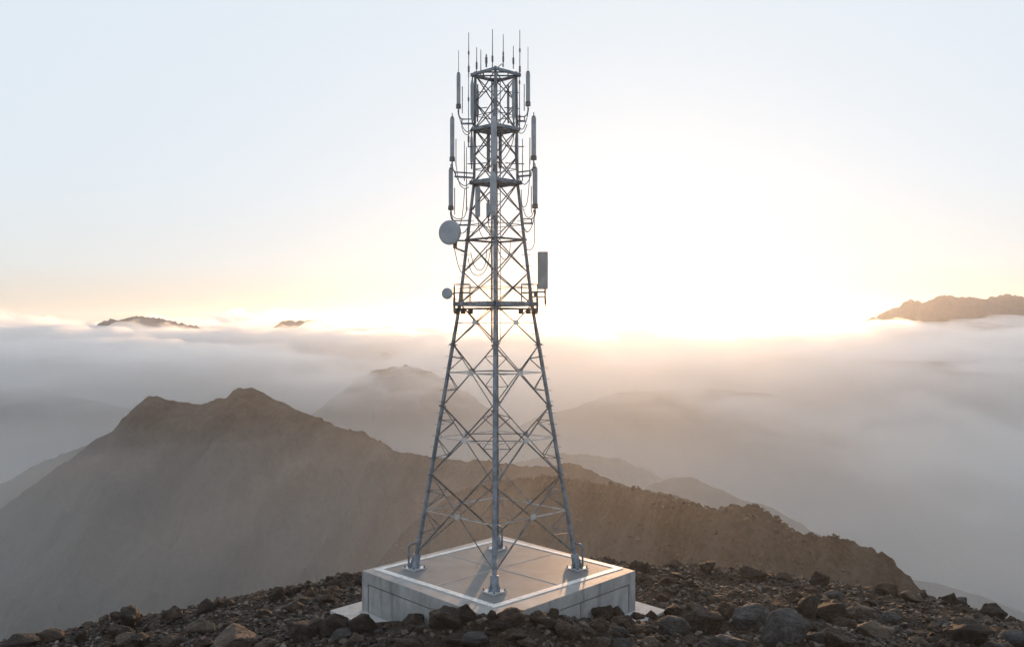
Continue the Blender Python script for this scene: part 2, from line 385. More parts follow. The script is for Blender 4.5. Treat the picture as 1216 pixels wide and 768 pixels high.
# ------------------------------------------------------------------ rocks
def rock_material(name, a, b_, c, sc=1.6):
    m, t, b = material(name)
    v = coords(t); oi = N(t, 'ShaderNodeObjectInfo')
    ad = N(t, 'ShaderNodeVectorMath', operation='ADD')
    mu = N(t, 'ShaderNodeMath', operation='MULTIPLY'); mu.inputs[1].default_value = 40
    t.links.new(oi.outputs['Random'], mu.inputs[0])
    t.links.new(v, ad.inputs[0]); t.links.new(mu.outputs[0], ad.inputs[1])
    n1 = noise_tex(t, sc, 10, 0.65, ad.outputs[0], 0.4); n2 = noise_tex(t, sc*9, 8, 0.7, ad.outputs[0])
    mx = N(t, 'ShaderNodeMix', data_type='FLOAT'); mx.inputs[0].default_value = 0.4
    t.links.new(n1.outputs[0], mx.inputs[2]); t.links.new(n2.outputs[0], mx.inputs[3])
    r = ramp(t, mx.outputs[0], [(0.34, a), (0.52, b_), (0.68, c)])
    t.links.new(r.outputs[0], b.inputs['Base Color']); b.inputs['Roughness'].default_value = .82
    b.inputs['Specular IOR Level'].default_value = 0.3
    n4 = noise_tex(t, sc*3.2, 6, .6, ad.outputs[0]); a4 = N(t, 'ShaderNodeMath', operation='ADD'); t.links.new(mx.outputs[0], a4.inputs[0]); t.links.new(n4.outputs[0], a4.inputs[1])
    bump(t, b, a4.outputs[0], 1.0, 0.30)
    return m
M_ROCK = {
 'dark': rock_material('dark_basalt', (.011, .009, .008), (.032, .024, .020), (.11, .084, .068)),
 'brown': rock_material('brown_basalt', (.022, .015, .012), (.060, .041, .031), (.18, .125, .092)),
 'grey': rock_material('grey_stone', (.026, .026, .028), (.066, .067, .071), (.19, .19, .20)),
 'tan': rock_material('tan_stone', (.045, .035, .029), (.115, .088, .070), (.27, .21, .165)),
}
def rock_mesh(seed, cuts=4, pts=13, noise_amt=0.075, flat=1.0):
    r = random.Random(seed); bm = bmesh.new()
    ga = math.pi*(3-math.sqrt(5)); q0 = Matrix.Rotation(r.uniform(0, 6), 3, Vector((r.gauss(0, 1), r.gauss(0, 1), r.gauss(0, 1))).normalized())
    for i in range(pts):       # scattered fairly evenly, so that no rock turns into a splinter
        z = 1-2*(i+.5)/pts; a = ga*i; rr = math.sqrt(1-z*z)
        p = Vector((rr*math.cos(a), rr*math.sin(a), z))+Vector((r.gauss(0, .24), r.gauss(0, .24), r.gauss(0, .24)))
        bm.verts.new(q0 @ p.normalized()*r.uniform(.78, 1.0))
    bmesh.ops.convex_hull(bm, input=bm.verts)
    bmesh.ops.delete(bm, geom=[v for v in bm.verts if not v.link_faces], context='VERTS')
    bmesh.ops.bevel(bm, geom=list(bm.edges), offset=0.05, segments=1, affect='EDGES', profile=0.5)
    bmesh.ops.triangulate(bm, faces=bm.faces)
    for _ in range(cuts):
        big = [e for e in bm.edges if e.calc_length() > 0.14]
        if not big: break
        bmesh.ops.subdivide_edges(bm, edges=big, cuts=1)
        bmesh.ops.triangulate(bm, faces=bm.faces)
    bm.normal_update(); off = Vector((seed*3.1, seed*1.7, 0))
    mv = []
    for v in bm.verts:
        a = mn.fractal(v.co*1.6+off, .85, 2.2, 5, noise_basis='PERLIN_ORIGINAL')
        rdg = abs(mn.noise(v.co*2.3+off))
        mv.append(v.co+v.normal*(noise_amt*a*1.3-0.12*max(0, 0.12-rdg)))
    for v, c in zip(bm.verts, mv): v.co = c
    lo = [min(v.co[i] for v in bm.verts) for i in range(3)]; hi = [max(v.co[i] for v in bm.verts) for i in range(3)]
    for v in bm.verts:
        for i in range(3): v.co[i] = (v.co[i]-(lo[i]+hi[i])/2)/((hi[i]-lo[i])/2)
    me = bpy.data.meshes.new('rock'); bm.to_mesh(me); bm.free(); me.update(); return me
PROTO = {}
for tone in M_ROCK:
    L = []
    for k in range(7 if tone in ('dark', 'brown') else 5):
        me = rock_mesh(17+k+{'dark': 0, 'brown': 40, 'grey': 80, 'tan': 120}[tone], pts=9+(k*3) % 5)
        me.materials.append(M_ROCK[tone]); L.append(me)
    PROTO[tone] = L
def hit_ground(px, py):
    """march the ray of a photo pixel down to the ground"""
    Y = 27.0
    while Y < 52:
        p = P(px, py, Y)
        if p.z <= ground_z(p.x, p.y): return p
        Y += 0.05
    return None
placed = []
def add_rock(X, Y, w, h, tone, label, group, rot=None, tilt=0.25, sink=0.3, d=None):
    me = rnd.choice(PROTO[tone])
    o = bpy.data.objects.new('rock', me); COL.objects.link(o)
    d = d or w*rnd.uniform(.7, 1.0)
    z = ground_z(X, Y)
    o.scale = (w/2, d/2, h/2)
    o.rotation_euler = (rnd.uniform(-tilt, tilt), rnd.uniform(-tilt, tilt), rnd.choice((0, math.pi))+rnd.uniform(-.5, .5) if rot is None else rot)
    o.location = (X, Y, z+h*(.5-sink))
    tag(o, label, 'rock', group); placed.append((X, Y, w/2)); return o
G_BIG = 'large rocks strewn over the hilltop'
BIG = [ # px, py of centre, width, height, tone, label
 (931, 745, 56, 42, 'grey', 'large rounded grey boulder at the front, the biggest right of the plinth'),
 (801, 743, 37, 25, 'grey', 'pale rounded grey rock leaning on the dark wedge shaped boulder right of the plinth'),
 (829, 735, 55, 35, 'dark', 'dark angular wedge shaped boulder just right of the pale rounded rock'),
 (891, 731, 50, 30, 'grey', 'pale bluish grey rock lying behind the biggest rounded grey boulder'),
 (949, 719, 42, 30, 'dark', 'dark brown peaked boulder behind and right of the biggest rounded boulder'),
 (864, 723, 34, 20, 'brown', 'brown rock behind the bluish grey one, lying above the dark wedge'),
 (868, 762, 52, 18, 'grey', 'low grey rock cut by the bottom edge in front of the bluish grey one'),
 (969, 757, 26, 18, 'grey', 'small grey rock touching the right side of the biggest rounded boulder'),
 (818, 759, 20, 9, 'brown', 'little brown stone below the pale rounded rock and the dark wedge'),
 (835, 672, 28, 14, 'dark', 'dark flat topped rock on the skyline, right of the plinth corner'),
 (896, 682, 33, 18, 'dark', 'widest dark rock on the skyline halfway between plinth and right slope'),
 (801, 670, 22, 13, 'brown', 'brown rock on the skyline just behind the right corner of the plinth'),
 (764, 668, 13, 9, 'dark', 'small dark skyline rock nearest the right corner of the plinth'),
 (933, 686, 23, 11, 'brown', 'low brown skyline rock between the widest dark one and the round knob'),
 (975, 689, 23, 18, 'dark', 'round dark knob of rock on the skyline under the end of the rocky ridge'),
 (1055, 701, 29, 17, 'brown', 'rounded brown boulder on the skyline left of the reddish tilted slab'),
 (1082, 709, 25, 12, 'tan', 'reddish tan tilted slab of rock catching light near the right skyline'),
 (1126, 711, 21, 15, 'dark', 'dark rock on the right skyline between tilted slab and last large boulder'),
 (1181, 722, 30, 15, 'dark', 'long dark boulder on the skyline, the last large one towards the right edge'),
 (1147, 750, 44, 28, 'dark', 'dark block shaped boulder low on the right slope near the right edge'),
 (1038, 746, 40, 18, 'tan', 'tan slanted rock low on the right slope, left of the dark block'),
 (1057, 733, 24, 14, 'grey', 'small grey upright rock just above the tan slanted one'),
 (1002, 758, 50, 24, 'dark', 'broad dark boulder cut by the bottom edge, left of the tan slanted rock'),
 (1202, 757, 38, 16, 'grey', 'bluish grey flat rock in the bottom right corner'),
 (1177, 763, 30, 14, 'grey', 'pointed grey rock at the bottom, left of the flat one in the corner'),
 (1025, 723, 26, 10, 'tan', 'flat tan rock in the middle of the right slope above the grey upright one'),
 (979, 725, 42, 24, 'dark', 'dark sloping boulder right of the dark brown peaked boulder'),
 (1109, 744, 14, 10, 'tan', 'little tan stone left of the dark block shaped boulder'),
 (321, 709, 29, 22, 'dark', 'dark rounded boulder standing out on the left skyline, the tallest there'),
 (246, 722, 25, 19, 'dark', 'dark leaning rock on the left skyline, with paired brown rocks beside it'),
 (259, 717, 17, 14, 'brown', 'brown rock touching the dark leaning one on the left skyline'),
 (271, 716, 15, 11, 'brown', 'small brown rock at the right end of the skyline trio'),
 (161, 736, 40, 22, 'dark', 'wide dark boulder on the left skyline, left of every other large one there'),
 (204, 730, 27, 17, 'brown', 'brown blocky rock on the skyline between wide dark boulder and leaning rock'),
 (236, 745, 37, 20, 'tan', 'tan rock with a sunlit top standing below the dark leaning skyline rock'),
 (283, 757, 52, 26, 'tan', 'large tan rugged boulder at the bottom left, its ridged top in light'),
 (317, 764, 29, 12, 'tan', 'small tan rock at the bottom right of the large rugged boulder'),
 (353, 700, 17, 11, 'dark', 'dark tilted stone on the skyline right of the tallest left boulder'),
 (370, 703, 19, 12, 'brown', 'brown stone next to the dark tilted one on the left skyline'),
 (421, 691, 22, 15, 'dark', 'dark stone on the skyline touching the left corner of the plinth'),
 (393, 695, 17, 12, 'dark', 'dark stone on the skyline a little left of the plinth corner'),
 (362, 744, 42, 27, 'dark', 'large dark boulder in front of the left tip of the pale footing'),
 (396, 740, 36, 25, 'dark', 'dark boulder in the middle of the row of three left of the plinth'),
 (431, 740, 34, 26, 'dark', 'dark boulder pressed against the lower left corner of the plinth'),
 (405, 753, 27, 12, 'grey', 'pale grey stone below the row of three dark boulders'),
 (183, 744, 13, 10, 'tan', 'small round tan stone right of the wide dark boulder on the left'),
 (141, 752, 32, 13, 'brown', 'brown flat rock below the wide dark boulder on the left'),
 (172, 760, 32, 14, 'dark', 'dark rock at the bottom edge below the small round tan stone'),
 (205, 761, 29, 12, 'brown', 'brown rock at the bottom edge left of the sunlit tan rock'),
 (24, 763, 42, 13, 'dark', 'dark low rock in the bottom left corner'),
 (59, 757, 31, 15, 'brown', 'brown rock next to the low dark one in the bottom left corner'),
 (88, 759, 26, 16, 'dark', 'dark pointed rock at the bottom, third from the left corner'),
 (529, 733, 40, 24, 'dark', 'dark peaked boulder hiding the foot of the left face of the plinth'),
 (553, 727, 26, 23, 'dark', 'dark upright boulder touching the top edge of the plinth near its front corner'),
 (584, 731, 13, 15, 'dark', 'small dark rock directly at the front corner of the plinth'),
 (605, 730, 36, 18, 'brown', 'long brown boulder at the front corner of the plinth, under the front leg'),
 (595, 739, 27, 10, 'dark', 'low dark rock in front of the long brown boulder'),
 (487, 762, 37, 11, 'brown', 'flat brown rock at the bottom edge below the left face of the plinth'),
 (539, 764, 31, 11, 'dark', 'dark rock at the bottom edge below the peaked boulder'),
 (561, 764, 36, 13, 'grey', 'grey rock at the bottom edge directly below the upright boulder'),
 (640, 731, 23, 16, 'brown', 'brown rock against the right face of the plinth, near the front corner'),
 (651, 738, 23, 11, 'dark', 'dark rock in front of the small block leaning on the right face'),
 (658, 725, 13, 12, 'brown', 'small upright block leaning on the right face of the plinth'),
 (715, 723, 26, 14, 'dark', 'dark long rock lying along the middle of the right face of the plinth'),
 (732, 722, 22, 15, 'dark', 'dark rounded rock at the right end of the right face of the plinth'),
 (738, 738, 29, 15, 'brown', 'brown boulder in front of the dark rounded rock at the right face'),
 (672, 747, 29, 17, 'brown', 'brown boulder low in front, right of the small upright block'),
 (756, 732, 19, 10, 'dark', 'dark rock at the foot of the right corner of the plinth'),
 (773, 730, 15, 12, 'brown', 'brown stone in front of the right tip of the pale footing'),
 (737, 748, 21, 8, 'grey', 'small grey stone below the brown boulder at the right face'),
 (610, 756, 31, 13, 'brown', 'brown rock near the bottom centre below the low dark rock'),
 (627, 765, 23, 9, 'tan', 'tan stone cut by the bottom edge near the centre'),
]
for (px, py, w, h, tone, lab) in BIG:
    p = hit_ground(px, py+h*0.40) or P(px, py+h*.4, 45.5)
    Y = p.y; wm = w*Y/F
    while Y < 39 and plinth_r((px-608)/F*Y, Y) < 1.02+wm*.42/5.5: Y -= 0.05
    X = (px-608)/F*Y; wm = w*Y/F
    top = P(px, py-h/2, Y).z-ground_z(X, Y)
    hm = min(max(top, h*Y/F*.8), h*Y/F*1.3 if plinth_r(X, Y) > 1.25 else wm*1.05)/.72
    add_rock(X, Y+(wm*.2 if Y < 31 or Y > 39 else 0), wm*1.05, hm, tone, lab, G_BIG, tilt=.15, sink=.28)
# smaller ones
ZONES = [
 ('small {} rock on the left slope of the hilltop', 'small rocks on the left slope', lambda X, Y: X < -6.6, 80),
 ('small {} rock among the rubble in front of the concrete plinth', 'small rocks in front of the plinth', lambda X, Y: -6.6 <= X < 5.5 and Y < 35, 55),
 ('small {} rock on the gravelly slope right of the concrete plinth', 'small rocks on the right slope', lambda X, Y: X >= 5.5, 95),
]
def free_spot(X, Y, r):
    if plinth_r(X, Y) < 1.0+r/5 and Y < 45: return False
    if plinth_r(X, Y) < 1.28 and Y > 35.5: return False
    return all((X-a)**2+(Y-b)**2 > (r+c)**2*.75 for a, b, c in placed)
for lab, grp, test, n in ZONES:
    k = 0; tries = 0
    while k < n and tries < 9000:
        tries += 1
        Y = rnd.uniform(30.3, 47.5); X = rnd.uniform(-.56, .56)*Y
        if not test(X, Y): continue
        z = ground_z(X, Y); py = 384+(CAMZ-z)/Y*F
        if py > 770: continue
        crest = Y > 44.8
        if not crest and rnd.random() < .3: continue
        w = rnd.uniform(.28, .48) if rnd.random() < .55 else rnd.uniform(.48, .92)
        if not free_spot(X, Y, w/2): continue
        tone = rnd.choices(('dark', 'brown', 'grey', 'tan'), (42, 36, 9, 13))[0]
        add_rock(X, Y, w, w*rnd.uniform(.5, .8), tone, lab.format(tone), grp, tilt=.4, sink=.3); k += 1
# gravel: far too many to count, one mesh
def gravel():
    base = []
    for k in range(8):
        r = random.Random(300+k); bm = bmesh.new()
        for _ in range(9): bm.verts.new(Vector((r.gauss(0, 1), r.gauss(0, 1), r.gauss(0, 1))).normalized()*r.uniform(.8, 1))
        bmesh.ops.convex_hull(bm, input=bm.verts)
        bmesh.ops.delete(bm, geom=[v for v in bm.verts if not v.link_faces], context='VERTS')
        bm.verts.index_update()
        base.append(([v.co.copy() for v in bm.verts], [tuple(v.index for v in f.verts) for f in bm.faces])); bm.free()
    V, Fc = [], []; n = 0
    while n < 17000:
        Y = rnd.uniform(29.8, 48.5); X = rnd.uniform(-.57, .57)*Y
        r = plinth_r(X, Y)
        if r < 1.0 or (r < 1.26 and Y > 35.2): continue
        if mn.noise(Vector((X*.45, Y*.45, 4))) < -0.22+rnd.uniform(-.25, .25): continue
        z = ground_z(X, Y)
        if 384+(CAMZ-z)/Y*F > 774: continue
        s = rnd.choice((.030, .04, .05, .065, .085, .11, .15)) * rnd.uniform(.8, 1.25)
        vs_, fs_ = base[rnd.randrange(8)]
        Mx = Matrix.Rotation(rnd.uniform(0, 6.28), 3, 'Z') @ Matrix.Rotation(rnd.uniform(-.6, .6), 3, 'X') @ Matrix.Diagonal((s*1.25, s, s*.75))
        o = len(V); c = Vector((X, Y, z+s*.3))
        V.extend(Mx @ v + c for v in vs_); Fc.extend(tuple(i+o for i in f) for f in fs_); n += 1
    m, t, b = material('gravel_stone')
    gx = N(t, 'ShaderNodeNewGeometry')
    r = ramp(t, gx.outputs['Random Per Island'], [(0, (.012, .010, .009)), (.55, (.034, .027, .022)), (.88, (.075, .058, .047)), (1, (.15, .125, .105))])
    t.links.new(r.outputs[0], b.inputs['Base Color']); b.inputs['Roughness'].default_value = .85
    g = link_mesh('gravel', V, Fc, m); tag(g, 'loose dark gravel scattered over the hilltop', 'gravel', kind='stuff')
gravel()

# broken stone on the slopes of the near ridge: far too many to count
def scree(src, n, lo, hi, name, label, mat):
    base = []
    for k in range(6):
        r = random.Random(500+k); bm = bmesh.new()
        for _ in range(8): bm.verts.new(Vector((r.gauss(0, 1), r.gauss(0, 1), r.gauss(0, 1))).normalized()*r.uniform(.8, 1))
        bmesh.ops.convex_hull(bm, input=bm.verts)
        bmesh.ops.delete(bm, geom=[v for v in bm.verts if not v.link_faces], context='VERTS'); bm.verts.index_update()
        base.append(([v.co.copy() for v in bm.verts], [tuple(v.index for v in f.verts) for f in bm.faces])); bm.free()
    me = src.data; V, Fc = [], []; c = 0; tries = 0
    while c < n and tries < n*30:
        tries += 1
        p = me.polygons[rnd.randrange(len(me.polygons))].center
        if p.z < -150: continue
        if mn.noise(p*.035+Vector((2, 7, 1))) < rnd.uniform(-.35, .25): continue
        s = lo+(hi-lo)*rnd.random()**3
        vs_, fs_ = base[rnd.randrange(6)]
        Mx = Matrix.Rotation(rnd.uniform(0, 6.28), 3, 'Z') @ Matrix.Rotation(rnd.uniform(-.6, .6), 3, 'X') @ Matrix.Diagonal((s*1.2, s, s*.7))
        o = len(V); q = p+Vector((rnd.uniform(-.5, .5), rnd.uniform(-.5, .5), s*.15))
        V.extend(Mx @ v + q for v in vs_); Fc.extend(tuple(i+o for i in f) for f in fs_); c += 1
    tag(link_mesh(name, V, Fc, mat), label, 'rubble', kind='stuff')
M_SCREE = bpy.data.materials['gravel_stone'].copy(); M_SCREE.name = 'ridge_stone'
for nd in M_SCREE.node_tree.nodes:
    if nd.type == 'VALTORGB':
        for e, c in zip(nd.color_ramp.elements, ((.02, .017, .014), (.045, .037, .031), (.085, .070, .058), (.14, .118, .10))): e.color = (*c, 1)
scree(bpy.data.objects['ridge'], 15000, .16, .8, 'ridge_rubble', 'loose broken stone covering the nearer rocky ridge', M_SCREE)
# ------------------------------------------------------------------ mesh builder
class MB:
    def __init__(s): s.v = []; s.f = []
    def tube(s, pts, r, n=8, r2=None, caps=True):
        pts = [Vector(p) for p in pts]; r2 = r if r2 is None else r2; base = len(s.v); ref = None
        for i, p in enumerate(pts):
            t = (pts[min(i+1, len(pts)-1)]-pts[max(i-1, 0)]).normalized()
            if ref is None: ref = Vector((0, 0, 1)) if abs(t.z) < .9 else Vector((1, 0, 0))
            a = t.cross(ref).normalized(); b = t.cross(a).normalized(); ref = b.cross(t) if abs(t.dot(ref)) > .95 else ref
            rr = r+(r2-r)*i/(len(pts)-1)
            for k in range(n):
                an = 2*math.pi*k/n; s.v.append(p+(a*math.cos(an)+b*math.sin(an))*rr)
        for i in range(len(pts)-1):
            for k in range(n):
                q = base+i*n+k; w = base+i*n+(k+1) % n; s.f.append((q, w, w+n, q+n))
        if caps:
            s.f.append(tuple(base+k for k in reversed(range(n)))); e = base+(len(pts)-1)*n
            s.f.append(tuple(e+k for k in range(n)))
        return s
    def beam(s, a, b, w, h, up=(0, 0, 1)):
        a, b = Vector(a), Vector(b); t = (b-a).normalized(); up = Vector(up)
        if abs(t.dot(up)) > .95: up = Vector((0, 1, 0))
        x = t.cross(up).normalized()*w/2; y = x.cross(t).normalized()*h/2; o = len(s.v)
        for p in (a, b): s.v += [p-x-y, p+x-y, p+x+y, p-x+y]
        s.f += [(o, o+3, o+2, o+1), (o+4, o+5, o+6, o+7), (o, o+1, o+5, o+4), (o+1, o+2, o+6, o+5), (o+2, o+3, o+7, o+6), (o+3, o, o+4, o+7)]
        return s
    def angle(s, a, b, w, th=.012, out=(0, -1, 0)):
        """L section steel angle"""
        a, b = Vector(a), Vector(b); t = (b-a).normalized(); o1 = Vector(out); o1 = (o1-t*o1.dot(t)).normalized(); o2 = t.cross(o1).normalized()
        pr = [(0, 0), (w, 0), (w, th), (th, th), (th, w), (0, w)]; o = len(s.v)
        for p in (a, b): s.v += [p+o2*(x-w/2)-o1*y for x, y in pr]
        for k in range(6): s.f.append((o+k, o+(k+1) % 6, o+6+(k+1) % 6, o+6+k))
        s.f += [tuple(o+k for k in reversed(range(6))), tuple(o+6+k for k in range(6))]
        return s
    def prism(s, quad_lo, quad_hi):
        o = len(s.v); n = len(quad_lo); s.v += [Vector(p) for p in quad_lo]+[Vector(p) for p in quad_hi]
        s.f.append(tuple(o+k for k in reversed(range(n)))); s.f.append(tuple(o+n+k for k in range(n)))
        for k in range(n): s.f.append((o+k, o+(k+1) % n, o+n+(k+1) % n, o+n+k))
        return s
    def box(s, c, d, rz=0):
        c = Vector(c); M = Matrix.Rotation(rz, 3, 'Z'); x, y, z = d[0]/2, d[1]/2, d[2]/2
        q = [(-x, -y), (x, -y), (x, y), (-x, y)]
        return s.prism([c+M @ Vector((a, b, -z)) for a, b in q], [c+M @ Vector((a, b, z)) for a, b in q])
    def build(s, name, mat, parent=None, bevel=0, smooth=False, label=None, origin=None):
        me = bpy.data.meshes.new(name); me.from_pydata([tuple(v) for v in s.v], [], s.f)
        bm = bmesh.new(); bm.from_mesh(me); bmesh.ops.recalc_face_normals(bm, faces=bm.faces)
        if bevel: bmesh.ops.bevel(bm, geom=[e for e in bm.edges if len(e.link_faces) == 2 and e.calc_face_angle(0) > .6], offset=bevel, segments=2, affect='EDGES')
        bm.to_mesh(me); bm.free()
        if smooth:
            me.polygons.foreach_set('use_smooth', [True]*len(me.polygons))
            try: me.set_sharp_from_angle(angle=R(40))
            except Exception: pass
        me.materials.append(mat)
        o = bpy.data.objects.new(name, me); COL.objects.link(o)
        if parent: o.parent = parent
        if label: o['label'] = label
        return o
def empty(name, loc):
    o = bpy.data.objects.new(name, None); COL.objects.link(o); o.location = loc; o.empty_display_size = .3
    return o

# ------------------------------------------------------------------ concrete plinth
def concrete(name, lo, hi, streaks=True, rough=.85, sc=1.0, speck=0.0):
    m, t, b = material(name)
    v = coords(t)
    n1 = noise_tex(t, 1.3*sc, 8, .6, v); n2 = noise_tex(t, 34*sc, 6, .7, v)
    mx = N(t, 'ShaderNodeMix', data_type='FLOAT'); mx.inputs[0].default_value = .3
    t.links.new(n1.outputs[0], mx.inputs[2]); t.links.new(n2.outputs[0], mx.inputs[3])
    fac = mx.outputs[0]
    r = ramp(t, fac, [(.34, lo), (.64, hi)])
    col = r.outputs[0]
    if streaks:
        vs2 = coords(t, 'Object', scale=(2.3, 2.3, .25)); n3 = noise_tex(t, 1.0, 6, .7, vs2, .3)
        r3 = ramp(t, n3.outputs[0], [(.33, (.38, .36, .34)), (.47, (1, 1, 1))])
        mu = N(t, 'ShaderNodeMix', data_type='RGBA', blend_type='MULTIPLY'); mu.inputs[0].default_value = .6
        t.links.new(col, mu.inputs[6]); t.links.new(r3.outputs[0], mu.inputs[7]); col = mu.outputs[2]
    vo = N(t, 'ShaderNodeTexVoronoi'); vo.inputs['Scale'].default_value = 2.6; t.links.new(v, vo.inputs['Vector'])
    r4 = ramp(t, vo.outputs['Distance'], [(.035, (.22, .21, .2)), (.06, (1, 1, 1))])
    mu = N(t, 'ShaderNodeMix', data_type='RGBA', blend_type='MULTIPLY'); mu.inputs[0].default_value = .8
    t.links.new(col, mu.inputs[6]); t.links.new(r4.outputs[0], mu.inputs[7]); col = mu.outputs[2]
    t.links.new(col, b.inputs['Base Color']); b.inputs['Roughness'].default_value = rough
    bump(t, b, n2.outputs[0], .35, .02)
    return m
M_CONC = concrete('weathered_concrete', (.20, .21, .222), (.34, .35, .36))
M_TOP = concrete('trowelled_concrete', (.095, .10, .105), (.17, .176, .182), streaks=False, rough=.62, sc=.6)
M_FOOT = concrete('footing_concrete', (.26, .26, .27), (.44, .44, .44), streaks=False, sc=3)
mW, tW, bW = material('worn_white_paint')
nW = noise_tex(tW, 5, 8, .75, coords(tW)); rW = ramp(tW, nW.outputs[0], [(.33, (.24, .235, .23)), (.52, (.60, .60, .60))])
tW.links.new(rW.outputs[0], bW.inputs['Base Color']); bW.inputs['Roughness'].default_value = .45
m, t, b = material('dark_groove'); b.inputs['Base Color'].default_value = (.05, .05, .05, 1); b.inputs['Roughness'].default_value = .9
M_GROOVE = m
m, t, b = material('joint_filler'); b.inputs['Base Color'].default_value = (.42, .40, .38, 1); b.inputs['Roughness'].default_value = .8
M_JOINT = m

ZT = 1.66
plinth = empty('concrete_plinth', (PCX, PCY, 0))
tag(plinth, 'square concrete plinth with a white border line on top, carrying the lattice tower', 'plinth')
Cn = [Vector((-PHX, 0, 0)), Vector((0, -PHY, 0)), Vector((PHX, 0, 0)), Vector((0, PHY, 0))]     # left, near, right, far
def ringed(z, k=1.0): return [Vector((c.x*k, c.y*k, z)) for c in Cn]
# body with recessed panels on its four sides
bm = bmesh.new()
body = MB()
lo_, hi_ = ringed(-.6), ringed(ZT)
body.f = []; body.v = lo_+hi_
body.f += [(0, 3, 2, 1), (4, 5, 6, 7)]
recess = []
for k in range(4):
    a, b_ = Cn[k], Cn[(k+1) % 4]; e = (b_-a); L = e.length; e.normalize(); nrm = Vector((e.y, -e.x, 0))
    if nrm.dot((a+b_)/2) < 0: nrm = -nrm
    s0, s1, z0, z1 = .42, L-.42, -.4, 1.22
    o = len(body.v)
    out = [a+e*s0+Vector((0, 0, z0)), a+e*s1+Vector((0, 0, z0)), a+e*s1+Vector((0, 0, z1)), a+e*s0+Vector((0, 0, z1))]
    inn = [p-nrm*.09 for p in out]
    body.v += out+inn
    c0, c1, c2, c3 = k, (k+1) % 4, 4+(k+1) % 4, 4+k
    body.f += [(c0, c1, o+1, o), (c1, c2, o+2, o+1), (c2, c3, o+3, o+2), (c3, c0, o, o+3)]
    body.f += [(o+j, o+(j+1) % 4, o+4+(j+1) % 4, o+4+j) for j in range(4)]
    body.f.append((o+4, o+5, o+6, o+7))
    recess.append((a, e, nrm, L))
bo = body.build('block', M_CONC, plinth)
for k, (a, e, nrm, L) in enumerate(recess):
    s0, s1, z0, z1 = .475, L-.475, -.38, 1.165
    cuts = [s0, s1] if k in (0, 3) else [s0, (s0+s1)/2+.55, s1]
    for i in range(len(cuts)-1):
        u0, u1 = cuts[i]+(.025 if i else 0), cuts[i+1]-(.025 if i < len(cuts)-2 else 0)
        q = [a+e*u0+Vector((0, 0, z0)), a+e*u1+Vector((0, 0, z0)), a+e*u1+Vector((0, 0, z1)), a+e*u0+Vector((0, 0, z1))]
        MB().prism([p-nrm*.085 for p in q], [p-nrm*.010 for p in q]).build('side_panel', M_CONC, plinth, bevel=.008)
# top deck surface, border line and joints, each a thin sheet above the other
def topP(px, py, z=ZT):
    Y = (CAMZ-z)*F/(py-384); return Vector(((px-608)/F*Y-PCX, Y-PCY, z))
OUT = [topP(444, 676), topP(587, 721.5), topP(740, 674.5), topP(596, 639)]
INN = [topP(455, 675.8), topP(587, 717.3), topP(730, 674.3), topP(596, 641.2)]
dk = MB()
dk.prism([Vector((p.x, p.y, ZT+.004)) for p in INN], [Vector((p.x, p.y, ZT+.010)) for p in INN]).build('deck_screed', M_TOP, plinth)
bs = MB()
for k in range(4):
    j = (k+1) % 4
    q = [OUT[k], OUT[j], INN[j], INN[k]]
    bs.prism([Vector((p.x, p.y, ZT+.004)) for p in q], [Vector((p.x, p.y, ZT+.018)) for p in q])
bs.build('border_line', mW, plinth)
rim = MB()
for k in range(4):
    j = (k+1) % 4
    q = [Cn[k]*.997, Cn[j]*.997, OUT[j], OUT[k]]
    rim.prism([Vector((p.x, p.y, ZT+.003)) for p in q], [Vector((p.x, p.y, ZT+.008)) for p in q])
rim.build('deck_margin', concrete('margin_concrete', (.17, .172, .175), (.28, .283, .287), streaks=False, rough=.6), plinth)
jt = MB()
mid = lambda p, q: (p+q)/2
for a_, b_ in ((mid(INN[0], INN[1]), mid(INN[2], INN[3])), (mid(INN[1], INN[2]), mid(INN[3], INN[0]))):
    a_.z = b_.z = ZT+.012
    c_ = (a_+b_)/2; g_ = (b_-a_).normalized()*.03
    jt.beam(a_, c_-g_, .035, .006); jt.beam(c_+g_, b_, .035, .006)
jt.build('joint_line', M_JOINT, plinth)
ft = MB(); k = 1.235
ft.prism([Vector((c.x*k, c.y*k, -.4)) for c in Cn], [Vector((c.x*k, c.y*k, .07)) for c in Cn])
ft.build('footing', M_FOOT, plinth, bevel=.02)
# ------------------------------------------------------------------ lattice tower
def steel(name, lo, hi, metal=.55, rough=.48, sc=3):
    m, t, b = material(name); n = noise_tex(t, sc, 8, .65, coords(t))
    r = ramp(t, n.outputs[0], [(.42, lo), (.58, hi)]); t.links.new(r.outputs[0], b.inputs['Base Color'])
    b.inputs['Metallic'].default_value = metal
    rr = N(t, 'ShaderNodeMapRange'); rr.inputs['To Min'].default_value = rough-.1; rr.inputs['To Max'].default_value = rough+.15
    t.links.new(n.outputs[0], rr.inputs['Value']); t.links.new(rr.outputs[0], b.inputs['Roughness'])
    return m
M_STEEL = steel('galvanised_steel', (.10, .13, .165), (.20, .24, .29))
M_ANGLE = steel('angle_steel', (.07, .08, .095), (.17, .185, .205), .5, .5)
M_BRIGHT = steel('bright_zinc', (.40, .43, .46), (.58, .61, .64), .6, .42)
M_PANEL = steel('panel_plastic', (.25, .29, .335), (.33, .37, .42), 0, .5, 2)
M_DISH = steel('dish_paint', (.27, .31, .36), (.33, .37, .42), 0, .5, 2)
M_DPANEL = steel('pale_panel_plastic', (.24, .25, .27), (.30, .31, .33), 0, .5, 2)
M_CABLE = steel('black_cable', (.018, .018, .02), (.035, .035, .037), 0, .55)
M_COLLAR = steel('collar_plastic', (.07, .075, .085), (.12, .125, .135), .2, .5)

